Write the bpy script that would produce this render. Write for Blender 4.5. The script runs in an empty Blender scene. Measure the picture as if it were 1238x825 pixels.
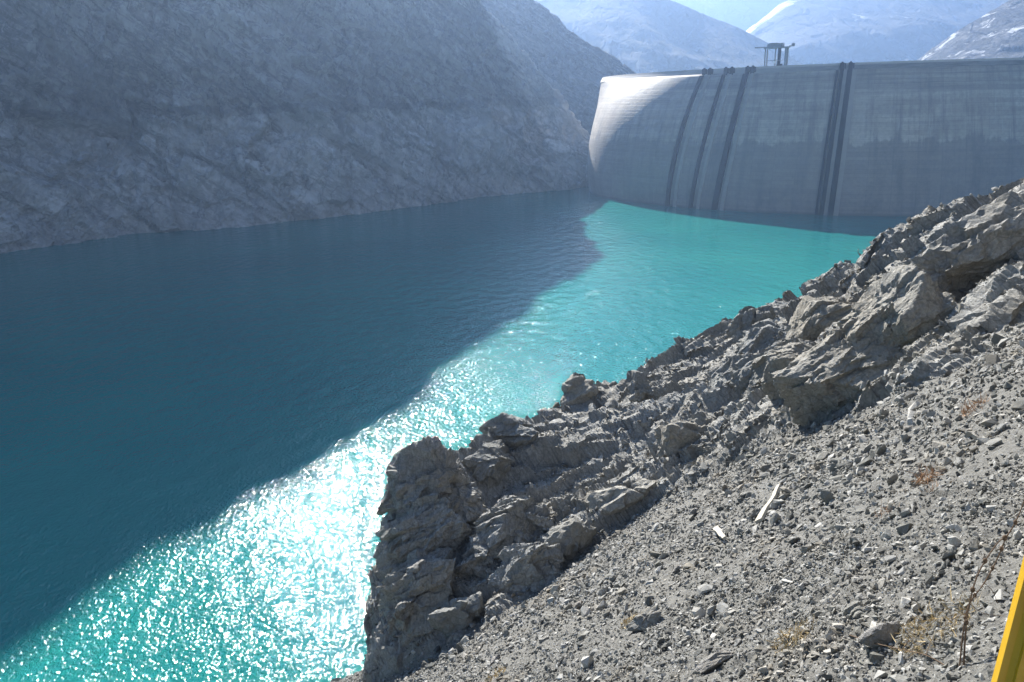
import bpy, bmesh, math, random
import numpy as np
from mathutils import Vector, Matrix

scene = bpy.context.scene
R = math.radians

# ------------------------------------------------------------------ camera
# the eye is the origin, +Y ahead, water 70 m below
F, PITCH, ROLL = 936.23, 0.300083, -0.0248497
WATER = -70.0
cam_d = bpy.data.cameras.new("camera")
cam = bpy.data.objects.new("camera", cam_d)
scene.collection.objects.link(cam)
_f = Vector((0, math.cos(PITCH), -math.sin(PITCH)))
_r0, _u0 = Vector((1, 0, 0)), Vector((0, math.sin(PITCH), math.cos(PITCH)))
_r = _r0 * math.cos(ROLL) + _u0 * math.sin(ROLL)
_u = _u0 * math.cos(ROLL) - _r0 * math.sin(ROLL)
cam.matrix_world = Matrix((_r, _u, -_f)).transposed().to_4x4()
cam_d.sensor_fit = 'HORIZONTAL'
cam_d.angle = 2 * math.atan(619 / F)
cam_d.clip_start, cam_d.clip_end = 0.1, 30000
scene.camera = cam

# ------------------------------------------------------------------ sky, sun, exposure
SUN_AZ, SUN_EL = -15.5, 33.0            # degrees, azimuth from +Y towards +X
sun_dir = Vector((math.sin(R(SUN_AZ)) * math.cos(R(SUN_EL)), math.cos(R(SUN_AZ)) * math.cos(R(SUN_EL)), math.sin(R(SUN_EL))))
world = bpy.data.worlds.new("World")
scene.world = world
world.use_nodes = True
wn = world.node_tree.nodes
bg = wn["Background"]
sky = wn.new("ShaderNodeTexSky")
sky.sky_type = 'NISHITA'
sky.sun_disc = False
sky.sun_elevation = R(SUN_EL)
sky.sun_rotation = R(SUN_AZ)
sky.altitude = 1700
sky.air_density, sky.dust_density, sky.ozone_density = 1.0, 0.2, 1.6
world.node_tree.links.new(sky.outputs[0], bg.inputs[0])
bg.inputs[1].default_value = 0.052
sun_d = bpy.data.lights.new("sun", 'SUN')
sun_d.energy, sun_d.angle, sun_d.color = 5.0, R(0.5), (1.0, 0.95, 0.87)
sun = bpy.data.objects.new("sun", sun_d)
sun.rotation_euler = sun_dir.to_track_quat('Z', 'Y').to_euler()
scene.collection.objects.link(sun)
vs = scene.view_settings
vs.view_transform, vs.look, vs.gamma, vs.use_curve_mapping = 'Standard', 'None', 1.0, False
vs.exposure = 1.6
scene.cycles.use_denoising = True
scene.cycles.volume_bounces = 1
scene.cycles.max_bounces = 6
scene.cycles.sample_clamp_indirect = 4
HAZE_DENSITY = 0.00021

# ------------------------------------------------------------------ helpers
def tag(o, label=None, cat=None, group=None, kind=None):
    for k, v in (("label", label), ("category", cat), ("group", group), ("kind", kind)):
        if v:
            o[k] = v
    return o

def link(name, me, mat, parent=None):
    o = bpy.data.objects.new(name, me)
    if mat is not None:
        me.materials.append(mat)
    scene.collection.objects.link(o)
    if parent is not None:
        o.parent = parent
    return o

def empty(name, loc=(0, 0, 0)):
    o = bpy.data.objects.new(name, None)
    o.location = loc
    scene.collection.objects.link(o)
    return o

def mesh_np(name, V, Fc, smooth=False):
    """mesh from arrays; Fc is (n,3) or (n,4)"""
    V = np.ascontiguousarray(V, np.float32)
    Fc = np.ascontiguousarray(Fc, np.int32)
    k = Fc.shape[1]
    me = bpy.data.meshes.new(name)
    me.vertices.add(len(V)); me.vertices.foreach_set("co", V.ravel())
    me.loops.add(Fc.size); me.loops.foreach_set("vertex_index", Fc.ravel())
    me.polygons.add(len(Fc)); me.polygons.foreach_set("loop_start", np.arange(0, Fc.size, k, dtype=np.int32))
    me.polygons.foreach_set("use_smooth", np.full(len(Fc), smooth, dtype=bool))
    me.update(calc_edges=True)
    return me

def grid_faces(nu, nv, flip=False):
    i = np.arange(nu * nv).reshape(nu, nv)
    a, b, c, d = i[:-1, :-1].ravel(), i[1:, :-1].ravel(), i[1:, 1:].ravel(), i[:-1, 1:].ravel()
    return np.stack([a, d, c, b] if flip else [a, b, c, d], 1)

def sst(a, b, x):
    t = np.clip((x - a) / (b - a), 0, 1)
    return t * t * (3 - 2 * t)

def _hash(ix, iy, iz, seed):
    h = (ix.astype(np.int64) * 374761393 + iy.astype(np.int64) * 668265263 + iz.astype(np.int64) * 2147483647 + seed * 974634777) & 0xFFFFFFFF
    h = ((h ^ (h >> 13)) * 1274126177) & 0xFFFFFFFF
    h = ((h ^ (h >> 16)) * 2246822519) & 0xFFFFFFFF
    return ((h ^ (h >> 15)) & 0xFFFFFF) / float(0xFFFFFF)

def vnoise(P, seed=0):
    I = np.floor(P).astype(np.int64); f = P - I; f = f * f * (3 - 2 * f)
    out = np.zeros(len(P))
    for dx in (0, 1):
        wx = f[:, 0] if dx else 1 - f[:, 0]
        for dy in (0, 1):
            wy = f[:, 1] if dy else 1 - f[:, 1]
            for dz in (0, 1):
                wz = f[:, 2] if dz else 1 - f[:, 2]
                out += wx * wy * wz * _hash(I[:, 0] + dx, I[:, 1] + dy, I[:, 2] + dz, seed)
    return out * 2 - 1

def fbm(P, octaves=4, seed=0, ridged=False):
    out = np.zeros(len(P)); a = 1.0; s = 0
    for o in range(octaves):
        n = vnoise(P * 2.03 ** o + 17.3 * o, seed + o)
        if ridged:
            n = 1 - 2 * np.abs(n)
        out += a * n; s += a; a *= 0.5
    return out / s

def facets(P, seed=0, tilt=0.9):
    """broken-rock relief: every Voronoi cell carries a plane of its own height and tilt"""
    I = np.floor(P).astype(np.int64)
    best = np.full(len(P), 1e9); val = np.zeros(len(P))
    for dx in (-1, 0, 1):
        for dy in (-1, 0, 1):
            for dz in (-1, 0, 1):
                cx, cy, cz = I[:, 0] + dx, I[:, 1] + dy, I[:, 2] + dz
                h = [_hash(cx, cy, cz, seed * 7 + k) for k in range(3)]
                D = P - np.stack([cx + h[0], cy + h[1], cz + h[2]], 1)
                d2 = (D * D).sum(1)
                m = d2 < best
                if not m.any():
                    continue
                g = [_hash(cx[m], cy[m], cz[m], seed * 7 + 3 + k) * 2 - 1 for k in range(4)]
                best[m] = d2[m]
                val[m] = 0.55 * g[0] + tilt * (g[1] * D[m, 0] + g[2] * D[m, 1] + g[3] * D[m, 2])
    return val

def ray(px, py):
    """direction of the sight line through a photo pixel (used to survey real positions)"""
    a, b = px - 619, py - 412.5
    X = (a * math.cos(ROLL) + b * math.sin(ROLL)) / F
    Y = -(-a * math.sin(ROLL) + b * math.cos(ROLL)) / F
    return np.array([X, math.cos(PITCH) + Y * math.sin(PITCH), -math.sin(PITCH) + Y * math.cos(PITCH)])

# ------------------------------------------------------------------ materials
class NT:
    def __init__(self, name):
        self.m = bpy.data.materials.new(name); self.m.use_nodes = True
        self.n = self.m.node_tree.nodes; self.l = self.m.node_tree.links
        self.b = self.n["Principled BSDF"]
        self.out = self.n["Material Output"]
    def new(self, t, **kw):
        nd = self.n.new(t)
        for k, v in kw.items():
            setattr(nd, k, v)
        return nd
    def set(self, sock, v):
        if isinstance(v, bpy.types.NodeSocket):
            self.l.new(v, sock)
        else:
            sock.default_value = v
    def coord(self, which="Object"):
        return self.new("ShaderNodeTexCoord").outputs[which]
    def mapping(self, vec, scale=(1, 1, 1), rot=(0, 0, 0)):
        nd = self.new("ShaderNodeMapping"); self.set(nd.inputs[0], vec)
        nd.inputs["Scale"].default_value = scale; nd.inputs["Rotation"].default_value = rot
        return nd.outputs[0]
    def along(self, vec, e, stretch):
        """coordinates stretched along direction e"""
        e = Vector(e).normalized(); a = e.orthogonal().normalized(); b = e.cross(a)
        cb = self.new("ShaderNodeCombineXYZ")
        for k, d in enumerate((a, b, e * stretch)):
            nd = self.new("ShaderNodeVectorMath", operation='DOT_PRODUCT')
            self.set(nd.inputs[0], vec); nd.inputs[1].default_value = d
            self.l.new(nd.outputs["Value"], cb.inputs[k])
        return cb.outputs[0]
    def noise(self, vec, scale, detail=6, rough=0.6, dist=0.0):
        nd = self.new("ShaderNodeTexNoise"); self.set(nd.inputs["Vector"], vec)
        for k, v in (("Scale", scale), ("Detail", detail), ("Roughness", rough), ("Distortion", dist)):
            nd.inputs[k].default_value = v
        return nd.outputs["Fac"]
    def voro(self, vec, scale, feature='DISTANCE_TO_EDGE', out="Distance"):
        nd = self.new("ShaderNodeTexVoronoi", feature=feature); self.set(nd.inputs["Vector"], vec)
        nd.inputs["Scale"].default_value = scale
        return nd.outputs[out]
    def ramp(self, fac, stops):
        nd = self.new("ShaderNodeValToRGB"); self.set(nd.inputs[0], fac)
        e = nd.color_ramp.elements
        while len(e) < len(stops):
            e.new(0.5)
        for k, (p, c) in enumerate(stops):
            e[k].position = p
            e[k].color = (c, c, c, 1) if not hasattr(c, "__len__") else (*c, 1)
        return nd.outputs[0]
    def mix(self, fac, a, b, mode='MIX'):
        nd = self.new("ShaderNodeMix", data_type='RGBA', blend_type=mode)
        self.set(nd.inputs[0], fac)
        for s, v in ((nd.inputs[6], a), (nd.inputs[7], b)):
            self.set(s, v if isinstance(v, bpy.types.NodeSocket) else (*v, 1))
        return nd.outputs[2]
    def math(self, op, a, b=0.0, c=0.0, clamp=False):
        nd = self.new("ShaderNodeMath", operation=op, use_clamp=clamp)
        for s, v in zip(nd.inputs, (a, b, c)):
            self.set(s, v)
        return nd.outputs[0]
    def bump(self, h, dist, strength=1.0, prev=None):
        nd = self.new("ShaderNodeBump"); self.set(nd.inputs["Height"], h)
        nd.inputs["Distance"].default_value = dist; nd.inputs["Strength"].default_value = strength
        if prev is not None:
            self.l.new(prev, nd.inputs["Normal"])
        return nd.outputs[0]
    def done(self, color, rough=0.9, normal=None, spec=0.3):
        self.set(self.b.inputs["Base Color"], color if isinstance(color, bpy.types.NodeSocket) else (*color, 1))
        self.set(self.b.inputs["Roughness"], rough)
        self.b.inputs["Specular IOR Level"].default_value = spec
        if normal is not None:
            self.l.new(normal, self.b.inputs["Normal"])
        return self.m

def plain(name, col, rough=0.6, metal=0.0, var=0.25, scale=3.0):
    t = NT(name)
    n = t.noise(t.coord(), scale, 5)
    c = t.mix(n, tuple(x * (1 - var) for x in col), tuple(min(1, x * (1 + var)) for x in col))
    t.b.inputs["Metallic"].default_value = metal
    return t.done(c, rough, t.bump(n, 0.01, 0.4))

def near_rock(name, tint=(1.0, 1.0, 0.94), dark=0.175, light=0.52, shaded_soil=False):
    t = NT(name)
    p = t.new("ShaderNodeNewGeometry").outputs["Position"]
    big = t.noise(p, 0.35, 5, 0.6)
    st = t.noise(t.mapping(p, (2.6, 0.5, 1.6), (0.3, 0.5, 0.6)), 1.6, 8, 0.72, 0.6)
    fine = t.noise(p, 9.0, 6, 0.7)
    c1 = t.ramp(st, [(0.3, tuple(dark * x for x in tint)), (0.5, tuple((dark + light) / 2 * x for x in tint)), (0.72, tuple(light * x for x in tint))])
    c2 = t.mix(t.ramp(big, [(0.42, 0.0), (0.62, 0.6)]), c1, tuple(x * y for x, y in zip((0.31, 0.28, 0.235), tint)))
    c3 = t.mix(t.ramp(fine, [(0.35, 0.55), (0.6, 0.0)]), c2, tuple(0.12 * x for x in tint))
    cr = t.ramp(t.voro(t.mapping(p, (1.0, 0.55, 0.8), (0.2, 0.6, 0.5)), 1.6), [(0.0, 1.0), (0.035, 0.0)])
    c4 = t.mix(t.math('MULTIPLY', cr, 0.45), c3, (0.09, 0.088, 0.085))
    nb = t.bump(t.noise(p, 3.0, 8, 0.72), 0.22, 0.8)
    nb = t.bump(st, 0.18, 0.7, nb)
    nb = t.bump(fine, 0.06, 1.0, nb)
    if shaded_soil:
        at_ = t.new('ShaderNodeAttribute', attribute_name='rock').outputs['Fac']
        c4 = t.mix(at_, t.mix(t.ramp(fine, [(0.4, 0.0), (0.65, 1.0)]), (0.11, 0.108, 0.098), (0.225, 0.22, 0.198)), c4)  # scree soil coloured darker, standing in for shade between the stones
    return t.done(c4, 0.75, nb, 0.4)

# ------------------------------------------------------------------ water
t = NT("reservoir_water")
p = t.coord()
w1 = t.noise(t.mapping(p, (1.0, 0.8, 1.0), (0, 0, 0.5)), 1.3, 2, 0.5, 0.4)
w2 = t.noise(t.mapping(p, (1.0, 0.7, 1.0), (0, 0, -0.4)), 0.24, 1, 0.5)
w3 = t.noise(p, 0.012, 3, 0.5)
nb = t.bump(w1, 0.30, 1.0)
nb = t.bump(w2, 0.66, 1.0, nb)
wind = t.noise(t.mapping(p, (0.6, 1.0, 1.0), (0, 0, 0.6)), 0.018, 4, 0.6)
t.l.new(t.ramp(wind, [(0.35, 0.55), (0.65, 1.0)]), nb.node.inputs['Strength'])
wc = t.ramp(w3, [(0.35, (0.006, 0.152, 0.148)), (0.65, (0.016, 0.195, 0.175))])
m_water = t.done(wc, 0.055, nb, 0.32)
t.b.inputs["IOR"].default_value = 1.333
V = np.array([(-1500, -700, WATER), (1500, -700, WATER), (1500, 1300, WATER), (-1500, 1300, WATER)])
tag(link("reservoir_water", mesh_np("reservoir_water", V, np.array([[0, 1, 2, 3]])), m_water), kind="structure")
V = np.array([(-9000, -9000, -96), (9000, -9000, -96), (9000, 9000, -96), (-9000, 9000, -96)])
tag(link("valley_ground", mesh_np("valley_ground", V, np.array([[0, 1, 2, 3]])), plain("valley_soil", (0.2, 0.18, 0.15), 0.95, scale=0.01)), kind="structure")

# ------------------------------------------------------------------ mountains
def mountain_mat(name, lo, hi, ring=None, scale=1.0, streak=None, beds=True):
    t = NT(name)
    p = t.new("ShaderNodeNewGeometry").outputs["Position"]
    a = t.noise(p, 0.02 * scale, 8, 0.62, 0.4)
    d = t.noise(t.mapping(p, (1.4, 0.5, 0.9), (0.4, 0.9, 0.5)), 0.07 * scale, 8, 0.68, 0.8)
    f = t.noise(p, 0.4 * scale, 6, 0.7)
    sl = t.noise(t.along(p, (0.72, 0.35, -0.60), 0.22), 0.075 * scale, 9, 0.72, 0.5)     # beds dipping to the right
    c = t.ramp(d, [(0.3, lo), (0.52, tuple((x + y) / 2 for x, y in zip(lo, hi))), (0.7, hi)])
    c = t.mix(t.ramp(a, [(0.4, 0.0), (0.66, 0.55)]), c, hi)
    c = t.mix(t.ramp(f, [(0.36, 0.35), (0.55, 0.0)]), c, tuple(x * 0.7 for x in lo))
    st = t.noise(t.mapping(p, (1.6, 0.4, 1.1), (0.2, 0.75, 0.3)), 0.035 * scale, 7, 0.7, 1.4)
    c = t.mix(t.ramp(st, [(0.56, 0.0), (0.66, 0.6)]), c, tuple(min(.74, x * 1.3) for x in hi))
    c = t.mix(t.ramp(st, [(0.32, 0.55), (0.42, 0.0)]), c, tuple(x * 0.7 for x in lo))
    if not beds:
        sl = t.noise(p, 0.01 * scale, 4, 0.5)
    c = t.mix(t.ramp(sl, [(0.52, 0.0), (0.64, 0.75 if beds else 0.15)]), c, tuple(min(.76, x * 1.35) for x in hi))
    c = t.mix(t.ramp(sl, [(0.36, 0.8 if beds else 0.2), (0.46, 0.0)]), c, tuple(x * 0.42 for x in lo))
    for e_, sc_, w_, amt in (((0.72, 0.35, -0.60), 0.03, 0.028, 0.85), ((0.55, 0.25, 0.80), 0.022, 0.022, 0.55), ((0.72, 0.30, -0.55), 0.075, 0.04, 0.65)):     # long faults and joints
        fl = t.noise(t.along(p, e_, 0.2), sc_ * scale, 6, 0.6, 0.2)
        ln = t.ramp(t.math('ABSOLUTE', t.math('SUBTRACT', fl, 0.5)), [(0.0, amt), (w_, 0.0)])
        c = t.mix(ln, c, tuple(x * (0.3 if beds else 0.85) for x in lo))
    c = t.mix(t.ramp(t.noise(t.mapping(p, (1.2, 0.7, 0.5), (0.1, 0.6, 0.3)), 0.018 * scale, 8, 0.66, 0.8), [(0.40, 0.55), (0.50, 0.0)]), c, tuple(x * 0.55 for x in lo))
    if ring is not None:                           # bare band left by the falling water level
        z = t.new("ShaderNodeSeparateXYZ"); t.l.new(p, z.inputs[0])
        zz = t.math('ADD', z.outputs[2], t.math('MULTIPLY', t.noise(p, 0.03, 7, 0.75), 16.0))
        k = t.new("ShaderNodeMapRange"); t.l.new(zz, k.inputs[0])
        k.inputs[1].default_value, k.inputs[2].default_value = ring + 3.0, ring + 12.0
        k.inputs[3].default_value, k.inputs[4].default_value = 1.0, 0.0
        c = t.mix(t.math('MULTIPLY', t.math('SUBTRACT', 1.0, k.outputs[0]), 0.55), c, (0.19, 0.185, 0.172))   # weathered rock above the top water level
        pale = t.mix(t.math('MULTIPLY', k.outputs[0], 0.35), c, (0.68, 0.665, 0.65))
        band = t.math('MULTIPLY', t.math('COMPARE', zz, ring + 11.0, 2.6), t.ramp(t.noise(p, 0.02, 4), [(0.35, 0.2), (0.6, 1.0)]))
        c = t.mix(t.math('MULTIPLY', band, 0.45), pale, (0.07, 0.068, 0.065))
    if streak is not None:
        s = t.noise(t.mapping(p, (1, 1, 0.35), (0, 0.5, 0.3)), streak[0], 5, 0.6, 1.0)
        c = t.mix(t.ramp(s, [(streak[1], 0.0), (streak[1] + 0.05, 1.0)]), c, streak[2])
    wv = t.new("ShaderNodeTexNoise"); t.l.new(p, wv.inputs["Vector"]); wv.inputs["Scale"].default_value = 0.09 * scale; wv.inputs["Detail"].default_value = 5
    wm = t.new("ShaderNodeVectorMath", operation='MULTIPLY_ADD'); t.l.new(wv.outputs["Color"], wm.inputs[0]); wm.inputs[1].default_value = (14 / scale,) * 3; t.l.new(p, wm.inputs[2])
    ck = t.voro(t.mapping(wm.outputs[0], (1.5, 0.28, 0.6), (0.35, 0.8, 0.4)), 0.075 * scale)
    ckw = t.noise(p, 0.05 * scale, 5, 0.7)
    c = t.mix(t.math('MULTIPLY', t.ramp(ck, [(0.0, 1.0), (0.05, 0.0)]), t.ramp(ckw, [(0.45, 0.0), (0.62, 0.55)])), c, tuple(x * 0.5 for x in lo))
    nb = t.bump(d, 5.0 / scale, 1.0 if beds else 0.35)
    nb = t.bump(t.ramp(ck, [(0.0, 0.0), (0.12, 1.0)]), 1.6 / scale, 0.5, nb)
    nb = t.bump(sl, 4.0 / scale, 0.9, nb)
    nb = t.bump(f, 0.9 / scale, 0.9, nb)
    return t.done(c, 0.95, nb, 0.15)

def resample(pts, n):
    pts = np.array(pts, float)
    s = np.linspace(0, len(pts) - 1, n)
    i = np.minimum(s.astype(int), len(pts) - 2); f = (s - i)[:, None]
    p0, p1, p2, p3 = pts[np.maximum(i - 1, 0)], pts[i], pts[i + 1], pts[np.minimum(i + 2, len(pts) - 1)]
    return 0.5 * ((2 * p1) + (p2 - p0) * f + (2 * p0 - 5 * p1 + 4 * p2 - p3) * f ** 2 + (3 * p1 - p0 - 3 * p2 + p3) * f ** 3)

def mountain(name, base, ridge, mat, nu, nt, layers, prof=1.0, tpow=1.0, back=(0, 300, -0.6), seed=0, label=None, kind="structure", ridge_keep=0.2, base_keep=0.35):
    """slope between a foot line and a ridge line, falling away again behind the ridge"""
    Bc, Kc = resample(base, nu), resample(ridge, nu)
    nb = nt // 4
    tt = np.linspace(0, 1, nt) ** tpow
    P = np.zeros((nu, nt + nb, 3))
    P[:, :nt, :2] = Bc[:, None, :2] + (Kc - Bc)[:, None, :2] * tt[None, :, None]
    P[:, :nt, 2] = Bc[:, None, 2] + (Kc - Bc)[:, None, 2] * (tt ** prof)[None, :]
    bk = np.array([back[0], back[1], back[1] * back[2]])
    for j in range(nb):
        q = (j + 1) / nb
        P[:, nt + j] = Kc + bk * q
        P[:, nt + j, 2] = np.maximum(P[:, nt + j, 2], -90)
    du, dt = np.gradient(P, axis=0), np.gradient(P, axis=1)
    N = np.cross(du, dt); N /= np.linalg.norm(N, axis=2, keepdims=True) + 1e-9
    N = np.where((N @ np.array([0.1, -1, 0.5]))[..., None] < 0, -N, N)
    for _ in range(6):
        N[1:-1] = (N[:-2] + N[1:-1] + N[2:]) / 3
    Q = P.reshape(-1, 3)
    D = np.zeros(len(Q))
    ts = np.concatenate([tt, np.ones(nb)])
    fade = np.minimum(base_keep + sst(0, 0.12, ts) * (1 - base_keep), ridge_keep + (1 - sst(0.4, 0.95, ts)) * (1 - ridge_keep))
    fade = np.broadcast_to(fade, (nu, nt + nb)).ravel()
    sk = np.array([[0.80, 0.25, 0.55], [-0.45, 0.85, 0.27], [-0.40, -0.46, 0.79]])
    for kind_, size, amp, aniso, big in layers:
        Y = (Q @ sk.T) * np.array(aniso) / size
        if kind_ == 'd':                            # slabs dipping down to the right
            e = np.array([0.72, 0.35, -0.60]); e /= np.linalg.norm(e)
            a = np.cross(e, [0, 0, 1.0]); a /= np.linalg.norm(a)
            d = facets(np.stack([Q @ a, Q @ np.cross(e, a), (Q @ e) * 0.28], 1) / size, seed)
        elif kind_ == 'f':
            d = facets(Y, seed)
        elif kind_ == 'r':
            d = fbm(Y, 5, seed, True)
        else:
            d = fbm(Y, 5, seed)
        D += amp * d * (fade if big else np.maximum(fade, 0.6))
        seed += 11
    Q = Q + N.reshape(-1, 3) * D[:, None]
    me = mesh_np(name, Q, grid_faces(nu, nt + nb), False)
    return tag(link(name, me, mat), label=label, kind=kind)

tanE = math.tan(R(SUN_EL)); sx, sy = math.sin(R(SUN_AZ)), math.cos(R(SUN_AZ))
def caster(S, L):
    """ridge point whose shadow lands at S on the water, L metres back towards the sun"""
    return (S[0] + sx * L, S[1] + sy * L, WATER + L * tanE)

base = [(-700, -50), (-520, 150), (-400, 295), (-320, 350), (-266, 401), (-227, 455), (-172, 481), (-117, 515), (-78, 549), (-55, 571),
        (-40, 584), (-25, 595), (-5, 611), (15, 625), (30, 634), (42, 643), (54, 657), (63, 674), (72, 705), (78, 738)]
ridge = [(-760, 420, 330), (-680, 560, 350), caster((-330, -60), 680), caster((-260, -40), 690), caster((-190, -10), 690), caster((-140, 20), 680), caster((-105, 52), 665),
         caster((-76, 87), 640), caster((-68, 107), 625), caster((-52.7, 138.2), 600), caster((-37, 166), 575),
         caster((-25.4, 194.4), 550), caster((-5, 242.6), 510), caster((21, 306.6), 445), caster((42, 367), 375),
         caster((37, 452), 255), caster((55, 510), 185), caster((76, 575), 110), (76, 712, -38), (80, 742, -68)]
base = [(x, y, -78.0) for x, y in base]
m_cliff = mountain_mat("reservoir_cliff_rock", (0.40, 0.39, 0.375), (0.70, 0.685, 0.66), ring=-4.0)
mountain("mountain", base, ridge, m_cliff, 760, 330,
         [('r', 110, 28, (1, .7, 1), True), ('d', 42, 15, (1, 1, 1), True), ('d', 14, 5, (1, 1, 1), True), ('f', 17, 6.5, (1.3, .42, 1), True), ('f', 6, 2.6, (1.4, .42, 1), False), ('f', 2.6, .9, (1.4, .45, 1), False), ('n', 9, 1.6, (1.6, .5, 1), False)],
         prof=1.05, tpow=1.6, back=(-40, 260, -0.5), seed=5)

# rock shoulder behind the dam's far end
m_dark = mountain_mat("abutment_rock", (0.085, 0.085, 0.08), (0.20, 0.19, 0.18))
K = [ray(x, y) * d / ray(x, y)[1] for x, y, d in ((540, -90, 905), (590, -40, 905), (635, 0, 905), (662, 18, 910), (690, 40, 915), (725, 62, 920), (748, 76, 925), (765, 88, 930), (800, 110, 945), (900, 160, 965), (1000, 220, 1000))]
Bs = [(0, 720), (20, 735), (45, 748), (62, 755), (75, 760), (90, 768), (105, 778), (120, 790), (150, 815), (220, 850), (300, 870)]
mountain("mountain", [(x, y, -78.0) for x, y in Bs], K, m_dark, 300, 170,
         [('r', 60, 6, (1, .8, 1), True), ('f', 22, 3.2, (1, .6, 1), True), ('f', 8, 1.6, (1, .6, 1), False), ('f', 3.5, .8, (1, .7, 1), False)], prof=1.0, back=(30, 200, -0.5), seed=60, ridge_keep=0.7)

def far_range(name, pix, dist, foot, mat, seed, size, nu=260, nt=90, back=(0, 900, -0.5)):
    K = [ray(x, y) * dist / ray(x, y)[1] for x, y in ((x, max(y, -16)) for x, y in pix)]
    Bf = [(k[0] * foot / dist * 1.02, foot, -92.0) for k in K]
    return mountain(name, Bf, K, mat, nu, nt, [('r', size, size * .11, (1, .6, 1), True), ('f', size * .35, size * .025, (1, .6, 1), True), ('f', size * .1, size * .008, (1, .6, 1), False)], back=back, seed=seed, ridge_keep=0.25)

m_far = mountain_mat("far_mountain_rock", (0.055, 0.06, 0.055), (0.075, 0.075, 0.07), scale=0.3, beds=False)
m_snow = mountain_mat("snowy_mountain_rock", (0.07, 0.07, 0.07), (0.095, 0.094, 0.093), scale=0.15, streak=(0.0022, 0.62, (0.75, 0.76, 0.8)), beds=False)
m_gully = mountain_mat("gullied_mountain_rock", (0.09, 0.09, 0.088), (0.22, 0.215, 0.21), scale=0.7, streak=(0.022, 0.56, (0.62, 0.62, 0.63)))
far_range("mountain", [(420, 30), (520, -30), (620, -70), (700, -60), (770, -22), (812, 2), (840, 13), (880, 30), (910, 46), (940, 62), (970, 78), (1020, 104), (1090, 140)], 2000, 1400, m_far, 21, 300)
far_range("mountain", [(560, -60), (720, -70), (830, -48), (880, -30), (960, -52), (1100, -50), (1180, -20), (1300, -60), (1500, -60)], 3900, 3000, m_snow, 71, 900, back=(0, 600, -0.5))
far_range("mountain", [(760, 110), (830, 84), (880, 55), (905, 36), (930, 14), (955, -4), (1000, -45), (1060, -70), (1130, -40), (1185, -8), (1240, -30), (1330, -60), (1450, -10)], 2900, 2100, m_snow, 33, 700, back=(0, 600, -0.5))
far_range("mountain", [(1040, 128), (1080, 96), (1115, 68), (1150, 44), (1190, 20), (1225, 0), (1270, -28), (1350, -60), (1480, -90)], 1500, 1050, m_gully, 47, 240, nu=320, nt=140, back=(200, 500, -0.5))

# ------------------------------------------------------------------ dam
CX, CY, RC, RB, DY, HC = 277.5, 669.2, 197.0, 229.2, 9.8, 17.1
def dam_pt(th, z, out=0.0):
    s = np.clip((z - WATER) / (HC - WATER), -0.1, 1)
    rb = 200 + (RB - 200) * sst(R(-96), R(-62), th)
    r = RC + (rb - RC) * (1 - np.sign(s) * np.abs(s) ** (2.7 - 1.45 * sst(R(-60), R(-38), th))) + out
    r = r + 3.5 * (1 - sst(R(-80), R(-50), th)) * np.clip(np.sin(np.pi * np.clip(s, 0, 1) ** 0.65), 0, 1)
    cy = CY + DY * (1 - s)
    return np.stack(np.broadcast_arrays(CX + r * np.sin(th), cy - r * np.cos(th), z + 0 * th), -1)

t = NT("dam_concrete")
uv = t.new("ShaderNodeUVMap").outputs[0]
sp = t.new("ShaderNodeSeparateXYZ"); t.l.new(uv, sp.inputs[0])
U, Z = sp.outputs[0], sp.outputs[1]
bandn = t.noise(t.mapping(uv, (0.006, 0.22, 1)), 1.0, 6, 0.72)
streak = t.noise(t.mapping(uv, (0.16, 0.014, 1)), 1.0, 7, 0.7)
blot = t.noise(t.mapping(uv, (0.03, 0.05, 1)), 1.0, 7, 0.65)
c = t.mix(t.ramp(bandn, [(0.3, 0.0), (0.7, 1.0)]), (0.30, 0.272, 0.240), (0.61, 0.56, 0.49))
c = t.mix(t.ramp(streak, [(0.36, 0.65), (0.52, 0.0)]), c, (0.12, 0.117, 0.113))
rust = t.noise(t.mapping(uv, (0.02, 0.03, 1), (0, 0, 0.2)), 1.0, 5, 0.65)
c = t.mix(t.ramp(rust, [(0.52, 0.0), (0.68, 0.5)]), c, (0.30, 0.235, 0.19))
lime = t.noise(t.mapping(uv, (0.35, 0.03, 1)), 1.0, 5, 0.6)
c = t.mix(t.ramp(lime, [(0.62, 0.0), (0.70, 0.5)]), c, (0.60, 0.585, 0.56))
# pale scoured band, its lower edge ragged along old water levels
zj = t.math('ADD', Z, t.math('ADD', t.math('MULTIPLY', streak, 22.0), t.math('MULTIPLY', blot, 26.0)))
k = t.new("ShaderNodeMapRange"); t.l.new(zj, k.inputs[0])
k.inputs[1].default_value, k.inputs[2].default_value = -4.5, -2.5
c = t.mix(t.math('MULTIPLY', t.math('SUBTRACT', 1.0, k.outputs[0]), 0.70), c, (0.19, 0.182, 0.172))
k2 = t.new("ShaderNodeMapRange"); t.l.new(zj, k2.inputs[0])
k2.inputs[1].default_value, k2.inputs[2].default_value = 20.0, 26.0
c = t.mix(t.math('MULTIPLY', k2.outputs[0], t.ramp(bandn, [(0.35, 0.75), (0.6, 0.15)])), c, (0.14, 0.136, 0.132))
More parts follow.
